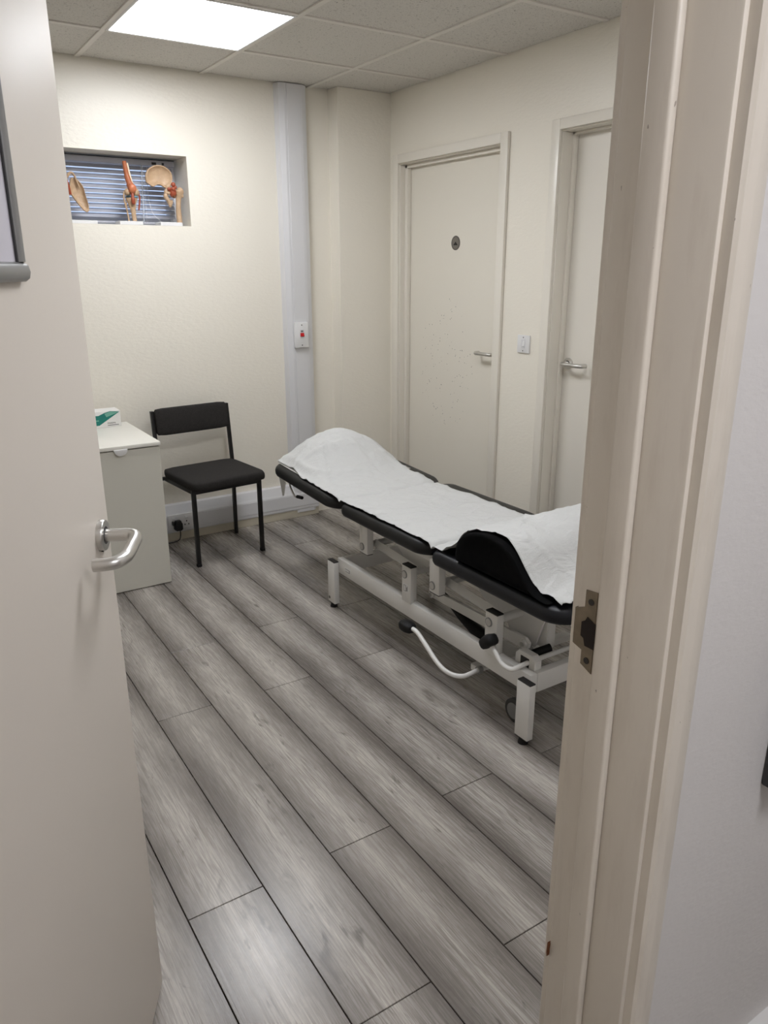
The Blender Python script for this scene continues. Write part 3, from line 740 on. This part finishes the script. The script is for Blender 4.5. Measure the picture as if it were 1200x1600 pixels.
# long link bar with bolts
lb = MB().prism([(-1.935, .285), (-2.455, .300), (-2.475, .285), (-2.470, .265), (-2.455, .256), (-1.935, .250), (-1.918, .268)], 0, -1.006, -.994, .001, 1).build('link_bar', WM, tc, False)
for y_, z_ in ((-1.936, .268), (-2.452, .278)):
    MB().cyl((-1.016, y_, z_), (-1.005, y_, z_), .015, 20).build('bolt', 'white_powder_coat', lb)
    MB().cyl((-1.020, y_, z_), (-1.0155, y_, z_), .009, 6).build('bolt', 'satin_steel', lb)
# pump strut with rubber boot
MB().tube([(-.955, -1.90, .265), (-.955, -1.975, .245), (-.955, -2.04, .244), (-.955, -2.13, .236)], [.010, .012, .016, .012], 12).build('pump_strut', 'black_rubber', tc)
MB().tube([(-.955, -1.97, .228), (-.955, -2.05, .206), (-.955, -2.16, .180), (-.955, -2.26, .155)], [.004, .016, .026, .030], 14).build('pump_boot', 'black_rubber', tc)
MB().box(-1.0, -.90, -2.20, -2.36, .118, .172, .006, 2).build('pump_body', WM, tc)
MB().box(-1.062, -.588, -2.245, -2.285, .10, .125, .003, 2).build('pump_mount', WM, tc)
# lift pedal under the rail
lv = MB().tube(smoothpath([(-1.03, -2.285, .118), (-1.09, -2.305, .128), (-1.155, -2.315, .134), (-1.19, -2.285, .142), (-1.202, -2.235, .160), (-1.202, -2.150, .206), (-1.202, -2.105, .228), (-1.202, -2.06, .228)], 6), .0082, 14).build('pedal_lever', WM, tc)
cushion(MB(Matrix.Translation((-1.202, -2.045, .226))), -.026, .026, -.036, .036, -.017, .017, .12, 3, .003).build('pedal_pad', 'black_rubber', lv, True, 70)
MB().cyl((-1.06, -2.30, .124), (-1.075, -2.301, .127), .014, 14).build('pedal_collar', 'anodised_grey', lv)
# wheel retraction lever with bracket and cross bar
br = MB().prism([(-2.47, .236), (-2.47, .270), (-2.485, .286), (-2.545, .286), (-2.562, .270), (-2.562, .20), (-2.47, .20)], 0, -1.060, -1.030, .002, 1).build('lever_bracket', WM, tc)
MB().cyl((-1.0625, -2.548, .212), (-1.0595, -2.548, .212), .007, 12).build('bolt', 'screw_dark', br)
MB().box(-1.0615, -1.0595, -2.495, -2.535, .238, .272, .001, 1).build('slot_plate', 'screw_dark', br)
lv = MB().tube(smoothpath([(-.60, -2.530, .258), (-.80, -2.530, .258), (-1.02, -2.530, .258), (-1.085, -2.530, .256), (-1.115, -2.515, .243), (-1.125, -2.480, .248), (-1.125, -2.445, .272), (-1.125, -2.425, .290)], 6), .0085, 14).build('brake_lever', WM, tc)
KM = Matrix.Translation((-1.125, -2.408, .300)) @ Matrix.Rotation(math.radians(-40), 4, 'X')
cushion(MB(KM), -.027, .027, -.034, .034, -.020, .020, .12, 3, .004).build('brake_pad', 'black_rubber', lv, True, 70)
MB().cyl((-1.005, -2.478, .246), (-.93, -2.500, .262), .014, 14).build('damper', 'black_rubber', tc)
MB().cyl((-1.0, -2.455, .245), (-.98, -2.455, .245), .022, 16).build('cam_disc', 'anodised_grey', tc)
# castors beside the near legs
for X in (-1.045, -.605):
    for yc in (-2.47,):
        w_ = MB().tube([(X-.011, yc, .044), (X-.009, yc, .044), (X+.009, yc, .044), (X+.011, yc, .044)], [.037, .043, .043, .037], 28).build('castor', 'grey_rubber', tc)
        MB().tube([(X-.0125, yc, .044), (X+.0125, yc, .044)], .029, 24).build('castor_hub', 'anodised_grey', w_)
        MB().prism([(yc-.02, .172), (yc+.02, .172), (yc+.008, .040), (yc-.008, .040)], 0, X+.014, X+.018).build('castor_fork', WM, w_, False)
# stickers
rs = MB().box(-1.0926, -1.0918, -1.395, -1.450, .196, .216).build('rail_sticker', 'plastic_white', tc, False)
for a_, z_ in (((-1.402, -1.440), .212), ((-1.402, -1.440), .200)): MB().box(-1.0931, -1.0925, a_[0], a_[1], z_-.001, z_+.001).build('sticker_mark', 'grey_print', rs, False)
MB().box(-1.0931, -1.0925, -1.436, -1.440, .200, .212).build('sticker_mark', 'grey_print', rs, False)
st = MB().box(-1.0986, -1.0978, -1.866, -1.902, .275, .312).build('manual_sticker', 'plastic_white', tc, False)
for (ya, yb, za, zb) in ((-1.869, -1.884, .281, .282), (-1.869, -1.884, .305, .306), (-1.869, -1.870, .281, .306), (-1.883, -1.8845, .281, .306), (-1.8845, -1.895, .284, .285), (-1.894, -1.895, .284, .306), (-1.889, -1.892, .286, .300)):
    MB().box(-1.0991, -1.0985, ya, yb, za, zb).build('sticker_mark', 'screw_dark', st, False)

# padded sections: rounded plan, rounded rim
def pad(name, y0, y1, zfun, mat, rad=.075, t_=.056, r_end=(.075, .075)):
    """y0 far end, y1 near end; plan with rounded corners; zfun(y) = top height"""
    N = 10; out = []
    ra, rb = r_end
    for (cx, cy, a0, rr) in ((XF-rb, y1+rb, -PI/2, rb), (XF-ra, y0-ra, 0, ra), (XN+ra, y0-ra, PI/2, ra), (XN+rb, y1+rb, PI, rb)):
        for i in range(N+1):
            a = a0 + PI/2*i/N; out.append((cx+rr*math.cos(a), cy+rr*math.sin(a)))
    # subdivide long straight runs
    pts = []
    for i, p_ in enumerate(out):
        q = out[(i+1) % len(out)]; d = math.hypot(q[0]-p_[0], q[1]-p_[1]); m = max(1, int(d/.06))
        for j in range(m): pts.append((p_[0]+(q[0]-p_[0])*j/m, p_[1]+(q[1]-p_[1])*j/m))
    cx, cy = (XN+XF)/2, (y0+y1)/2
    def inset(p_, d): 
        hx, hy_ = (XF-XN)/2, (y0-y1)/2
        return (cx+(p_[0]-cx)*(1-d/hx), cy+(p_[1]-cy)*(1-d/hy_))
    b = MB(); rings = []
    prof = [(.016, -t_), (.004, -t_+.004), (0, -t_+.014), (-.001, -t_*.5), (.002, -.016), (.008, -.007), (.018, -.0015), (.04, .001), (.10, .002), (.2, .002)]
    for d, dz in prof:
        rg = []
        for p_ in pts:
            x, y = inset(p_, d); rg.append(b._v((x, y, zfun(y)+dz)))
        rings.append(rg)
    n = len(pts)
    for a, c_ in zip(rings, rings[1:]):
        for i in range(n): b.bm.faces.new((a[i], a[(i+1) % n], c_[(i+1) % n], c_[i]))
    b.bm.faces.new(list(reversed(rings[0]))); b.bm.faces.new(rings[-1])
    return b.build(name, mat, tc, True, 60)
zh = lambda y: .528 + max(0, min(1, (-y-.74)/.64))*-.0 + .034*max(0, (1.385+y)/.645)
zm = lambda y: .530
zf = lambda y: .524
pad('head_pad', -.735, -1.386, zh, 'black_vinyl', r_end=(.075, .10))
pad('seat_pad', -1.412, -2.052, zm, 'black_vinyl', r_end=(.045, .085))
pad('foot_pad', -2.072, -2.722, zf, 'navy_vinyl', r_end=(.035, .085))
# head-rest release lever
hk = MB().tube(smoothpath([(-1.06, -.80, .478), (-1.075, -.84, .455), (-1.085, -.905, .424), (-1.085, -.945, .428)], 6), .0045, 10).build('release_lever', 'satin_steel', tc)
MB().tube([(-1.085, -.935, .427), (-1.085, -.985, .434)], .0085, 10).build('lever_grip', 'black_rubber', hk)
MB().prism([(-.765, .498), (-.84, .478), (-.815, .405), (-.80, .40)], 0, -1.100, -1.098).build('paper_end_flap', 'crepe_paper', tc, False)

# knee bolster
prof = [(-2.214, .529), (-2.212, .56), (-2.225, .60), (-2.262, .634), (-2.325, .656), (-2.385, .664), (-2.445, .656), (-2.492, .632), (-2.535, .592), (-2.58, .553), (-2.62, .534), (-2.66, (.529))]
sp = smoothpath([(0, a, c_) for a, c_ in prof], 4)
BPROF = [(-v.y, v.z) for v in sp]
cy = -2.40
b = MB(); secs = []
for X, s_ in ((-1.119, .80), (-1.126, .93), (-1.122, .985), (-1.105, 1.0), (-.96, 1.0), (-.82, 1.0), (-.68, 1.0), (-.545, 1.0), (-.530, .985), (-.526, .93), (-.533, .80)):
    secs.append([b._v((X, cy+(v.y-cy)*(s_ if s_ < 1 else 1), (.529)+(v.z-(.529))*s_)) for v in sp])
for a, c_ in zip(secs, secs[1:]):
    m = len(a)
    for i in range(m-1): b.bm.faces.new((a[i], a[i+1], c_[i+1], c_[i]))
    b.bm.faces.new((a[-1], a[0], c_[0], c_[-1]))
b.bm.faces.new(secs[0]); b.bm.faces.new(list(reversed(secs[-1])))
bo = b.build('knee_bolster', 'black_cotton', None, True, 55)
bo['label'] = 'large black fabric knee bolster on the foot end of the couch'; bo['category'] = 'bolster'
def bolster_z(y):
    best = 0
    for (a, za), (c_, zc) in zip(BPROF, BPROF[1:]):
        if min(a, c_) <= -y <= max(a, c_) and abs(c_-a) > 1e-6:
            best = max(best, za + (zc-za)*((-y)-a)/(c_-a))
    return best

# cushion under the paper at the head
cu = MB(); 
def hump(x, y):
    ux = (x+.830)/.262; uy = (y+.90)/.20 if y < -.90 else (y+.90)/.17
    h = max(0, 1-abs(ux)**2.2)
    g = math.exp(-(abs(uy)**2.2)*1.1) if y < -.9 else max(0, 1-.55*abs(uy)**2)
    return .150*(h**(1.3 if ux < 0 else 1.0))*g
cu.grid(24, 20, lambda u, v: (-1.10+.53*u, -.755-.40*v, zh(-.755-.40*v)+.0025+max(0, hump(-1.10+.53*u, -.755-.40*v)-.014)))
co_ = cu.build('head_cushion', 'cushion_white', None, True, 60)
so = co_.modifiers.new('thick', 'SOLIDIFY'); so.thickness = .0006; so.offset = 1
co_['label'] = 'low cushion bulging under the paper at the head of the couch'; co_['category'] = 'cushion'

# couch-roll paper
YP0, YP1 = -.757, -2.700
def paper(u, v):
    y = YP0 + (YP1-YP0)*u
    w0, w1 = -1.116, -.602
    # the near edge wanders along the rim of the pads
    w0 += .003*math.sin(9*y) + .006*mnoise.noise((y*6, 3.1, 0))
    if y > -1.05: w0 += .022*max(0, min(1, (y+1.05)/.12))
    if y < -2.16: w0 += .012*min(1, (-y-2.16)/.1)
    w1 += .006*mnoise.noise((y*5, 9.7, 0))
    x = w0 + (w1-w0)*v
    if y > -1.40: z = zh(y)
    elif y > -2.06: z = zm(y)
    else: z = zf(y)
    z += .0062
    for yj in (-1.40, -2.062): z -= .015*math.exp(-((y-yj)/.0085)**2)
    bz = bolster_z(y)
    if y < -2.14: 
        # paper bridges into the foot of the bolster
        br_ = .526 + .14*max(0, min(1, (-y-2.12)/.16))**1.6 if y > -2.30 else 0
        z = max(z, bz+.006, min(br_, .66)+.004 if y > -2.26 else 0)
    z += max(0, hump(x, y))
    # creases: broad swells plus sharp pinched ridges
    def ridge(px, py, pz): return max(0, 1-abs(mnoise.noise((px, py, pz)))*7)
    wr = mnoise.noise((x*6, y*7, 1.3))*.004 + mnoise.noise((x*15+4, y*11, 5.3))*.002
    wr += .0075*ridge(x*3.2+y*2.4, y*2.6-x*1.6, 2.2) + .0055*ridge(x*5+1.7, y*7.5, 7.7) + .0030*ridge(x*9-y*5, y*11+x*6, 4.1)
    am = .75 + 1.0*math.exp(-((y+.95)/.25)**2) + (.6 if y < -2.3 else 0)
    z += max(-.003, wr*am) + .001
    # folds falling from the head cushion to the near edge
    if y > -1.32:
        for (xa, ya, xb, yb, hh, wd) in ((-.93, -.83, -1.09, -.90, .012, .022), (-.93, -.95, -1.06, -1.26, .011, .020), (-.80, -.98, -.78, -1.22, .007, .025), (-.70, -.93, -.62, -1.12, .006, .022)):
            ex, ey = xb-xa, yb-ya; L2 = ex*ex+ey*ey; tt = max(0, min(1, ((x-xa)*ex+(y-ya)*ey)/L2))
            dd_ = math.hypot(x-xa-ex*tt, y-ya-ey*tt)
            z += hh*max(0, 1-dd_/wd)**1.3*(1-.5*tt)
    # torn near end
    if u > .985: y += .014*mnoise.noise((x*22, 0, 0)) + .010*mnoise.noise((x*60, 4, 0))
    return (x, y, z)
b = MB().grid(230, 64, paper)
po = b.build('paper_sheet', 'crepe_paper', None, True, 70)
so = po.modifiers.new('thick', 'SOLIDIFY'); so.thickness = .0006; so.offset = 1
po['label'] = 'white crinkled paper sheet laid along the treatment couch'; po['category'] = 'paper sheet'

# ------------------------------------------------------------------ near doorway: frame and open leaf
fr = thing('trim_2', (XJ, (YF0+YF1)/2, 0), None, None, None, 'structure'); fr['label'] = 'worn cream door frame of the near doorway'
FP = 'frame_paint'
MB().box(XJ, XJ+.032, YF1, YF0, 0, ZHD+.03, .003, 2).build('strike_jamb', FP, fr)
MB().box(XH-.032, XH, YF1, YF0, 0, ZHD+.03, .003, 2).build('hinge_jamb', FP, fr)
MB().box(XH, XJ, YF1, YF0, ZHD, ZHD+.03, .003, 2).build('head_jamb', FP, fr)
SY0, SY1 = -3.540, -3.574
MB().box(XJ-.013, XJ-.0002, SY1, SY0, 0, ZHD, .004, 3).build('door_stop', FP, fr)
MB().box(XH+.0002, XH+.013, SY1, SY0, 0, ZHD, .004, 3).build('door_stop', FP, fr)
MB().box(XH+.013, XJ-.013, SY1, SY0, ZHD-.013, ZHD-.0002, .004, 3).build('door_stop', FP, fr)
def archi(xi, s, name):   # moulded architrave on the corridor face, xi = inner edge, s = direction away from opening
    pr = [(xi, YF1), (xi, YF1-.013), (xi+s*.004, YF1-.017), (xi+s*.020, YF1-.018), (xi+s*.026, YF1-.014), (xi+s*.033, YF1-.0135), (xi+s*.042, YF1-.012), (xi+s*.052, YF1-.008), (xi+s*.056, YF1)]
    MB().prism(pr, 2, 0, ZHD+.065).build(name, FP, fr, True, 25)
archi(XJ+.007, 1, 'architrave'); archi(XH-.007, -1, 'architrave')
MB().box(XH-.007, XJ+.007, YF1-.017, YF1, ZHD+.006, ZHD+.062, .003, 2).build('architrave', FP, fr)
for xa, xb in ((XJ+.007, XJ+.060), (XH-.060, XH-.007)): MB().box(xa, xb, YF0, YF0+.016, 0, ZHD+.062, .003, 2).build('architrave', FP, fr)
# strike plate
ZS = 1.03
sp_ = MB().prism([(-3.530, ZS-.058), (-3.511, ZS-.050), (-3.511, ZS-.030), (-3.4965, ZS-.026), (-3.4965, ZS+.026), (-3.511, ZS+.032), (-3.511, ZS+.056), (-3.530, ZS+.058)], 0, XJ-.0016, XJ+.0004).build('strike_plate', 'aged_steel', fr, False)
MB().box(XJ-.0016, XJ+.006, -3.4967, -3.4945, ZS-.026, ZS+.026, .0007, 1).build('strike_lip', 'aged_steel', sp_)
MB().prism([(-3.531, ZS-.022), (-3.516, ZS-.022), (-3.513, ZS-.012), (-3.508, ZS-.010), (-3.508, ZS+.010), (-3.514, ZS+.014), (-3.517, ZS+.020), (-3.531, ZS+.014)], 0, XJ-.0022, XJ-.0012).build('latch_hole', 'latch_hole', sp_, False)
for z_ in (ZS-.042, ZS+.042): MB().cyl((XJ-.0024, -3.521, z_), (XJ-.0012, -3.521, z_), .0045, 12).build('screw', 'screw_dark', sp_)
# chipped arris low on the frame
MB().prism([(-3.4985, .487), (-3.4965, .490), (-3.4955, .470), (-3.4965, .462)], 0, XJ-.004, XJ+.002).build('paint_chip', 'rust_wood', fr, False)
# open leaf
ANG = math.radians(28.5)
A = Vector((-2.3705, -2.802, 0))
dd = Vector((math.sin(ANG), math.cos(ANG), 0)); nn = Vector((math.cos(ANG), -math.sin(ANG), 0))
LW, LT, LH = .826, .044, 1.985
# local leaf frame: x along leaf from hinge (0) to free edge (LW), y = out of the visible face, z up
LM = frame_mx(A - dd*LW, dd, nn, (0, 0, 1))
door3 = thing('door_3', A - dd*LW, None, None, None, 'structure'); door3['label'] = 'cream open door leaf in the foreground with a steel lever handle'
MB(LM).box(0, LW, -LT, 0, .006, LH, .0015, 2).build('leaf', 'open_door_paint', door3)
def P3(x, y, z): return LM @ Vector((x, y, z))
c0 = P3(LW-.055, 0, 1.053)
h = MB().tube([c0, c0+nn*.008, c0+nn*.010], [.0265, .0265, .0255], 40).build('handle', 'satin_steel', door3)
MB().tube([c0+nn*.0095, c0+nn*.0103], [.0150, .0150], 28).build('rose_ring', 'dark_seal_and_gap', h)
MB().cyl(c0+Vector((0,0,-.0245))+nn*.004-dd*.009, c0+Vector((0,0,-.0268))+nn*.004-dd*.010, .002, 8).build('grub_screw', 'screw_dark', h)
up_ = Vector((0, 0, 1))
hp = [c0+nn*.009, c0+nn*.030, c0+nn*.046, c0+nn*.058-dd*.006, c0+nn*.0635-dd*.020-up_*.001, c0+nn*.064-dd*.040-up_*.003, c0+nn*.064-dd*.068-up_*.006, c0+nn*.062-dd*.086-up_*.008, c0+nn*.054-dd*.100-up_*.010, c0+nn*.042-dd*.107-up_*.011, c0+nn*.018-dd*.109-up_*.012]
MB().tube(smoothpath(hp, 6), .0107, 20).build('lever', 'satin_steel', h)
MB(LM).box(LW-.0005, LW+.001, -LT+.01, -.01, .95, 1.15).build('latch_plate', 'aged_steel', door3, False)
# poster frame on the leaf
px1, pz0 = LW-.246, 1.466; pw, ph = .345, .465; rw = .024
t = thing('poster_frame', P3(px1-pw/2, 0, pz0), 'grey aluminium snap frame holding paper on the open door', 'frame')
def rail_x(z0, z1):
    pr = [(0.0005, z0), (.006, z0), (.0115, z0+.004), (.0135, (z0+z1)/2), (.0115, z1-.004), (.006, z1), (.0005, z1)]
    return MB(LM).prism(pr, 0, px1-pw, px1)
rail_x(pz0, pz0+rw).build('bottom_rail', 'anodised_grey', t, True, 50); rail_x(pz0+ph-rw, pz0+ph).build('top_rail', 'anodised_grey', t, True, 50)
for x0 in (px1-pw, px1-rw*.8):
    x1 = x0+rw*.8
    pr = [(x0, .0005), (x0, .006), (x0+.004, .0105), ((x0+x1)/2, .012), (x1-.004, .0105), (x1, .006), (x1, .0005)]
    MB(LM).prism(pr, 2, pz0+rw, pz0+ph-rw).build('side_rail', 'anodised_grey', t, True, 50)
MB(LM).box(px1-pw+rw*.8, px1-rw*.8, .0005, .0045, pz0+rw, pz0+ph-rw).build('paper', 'notice_paper', t, False)
MB(LM).box(px1-rw*.8-.003, px1-rw*.8, .0045, .0075, pz0+rw, pz0+ph-rw).build('seal', 'dark_seal_and_gap', t, False)

# corridor: skirting and document holder at the frame's right
MB().prism([(YF1, 0), (YF1-.030, 0), (YF1-.030, .185), (YF1-.022, .205), (YF1, .21)], 0, XJ+.066, 0).build('baseboard_corridor', 'plastic_white', None, False, kind='structure')
t = thing('document_holder', (-1.55, YF1, .75), 'dark edged holder on the corridor wall right of the frame', 'holder')
MB().box(-1.672, -1.42, YF1-.032, YF1-.0005, .755, 1.02, .003, 2).build('tray', 'dark_seal_and_gap', t)
MB().box(-1.674, -1.418, YF1-.036, YF1-.0322, .752, 1.00, .002, 1).build('front', 'dark_seal_and_gap', t)
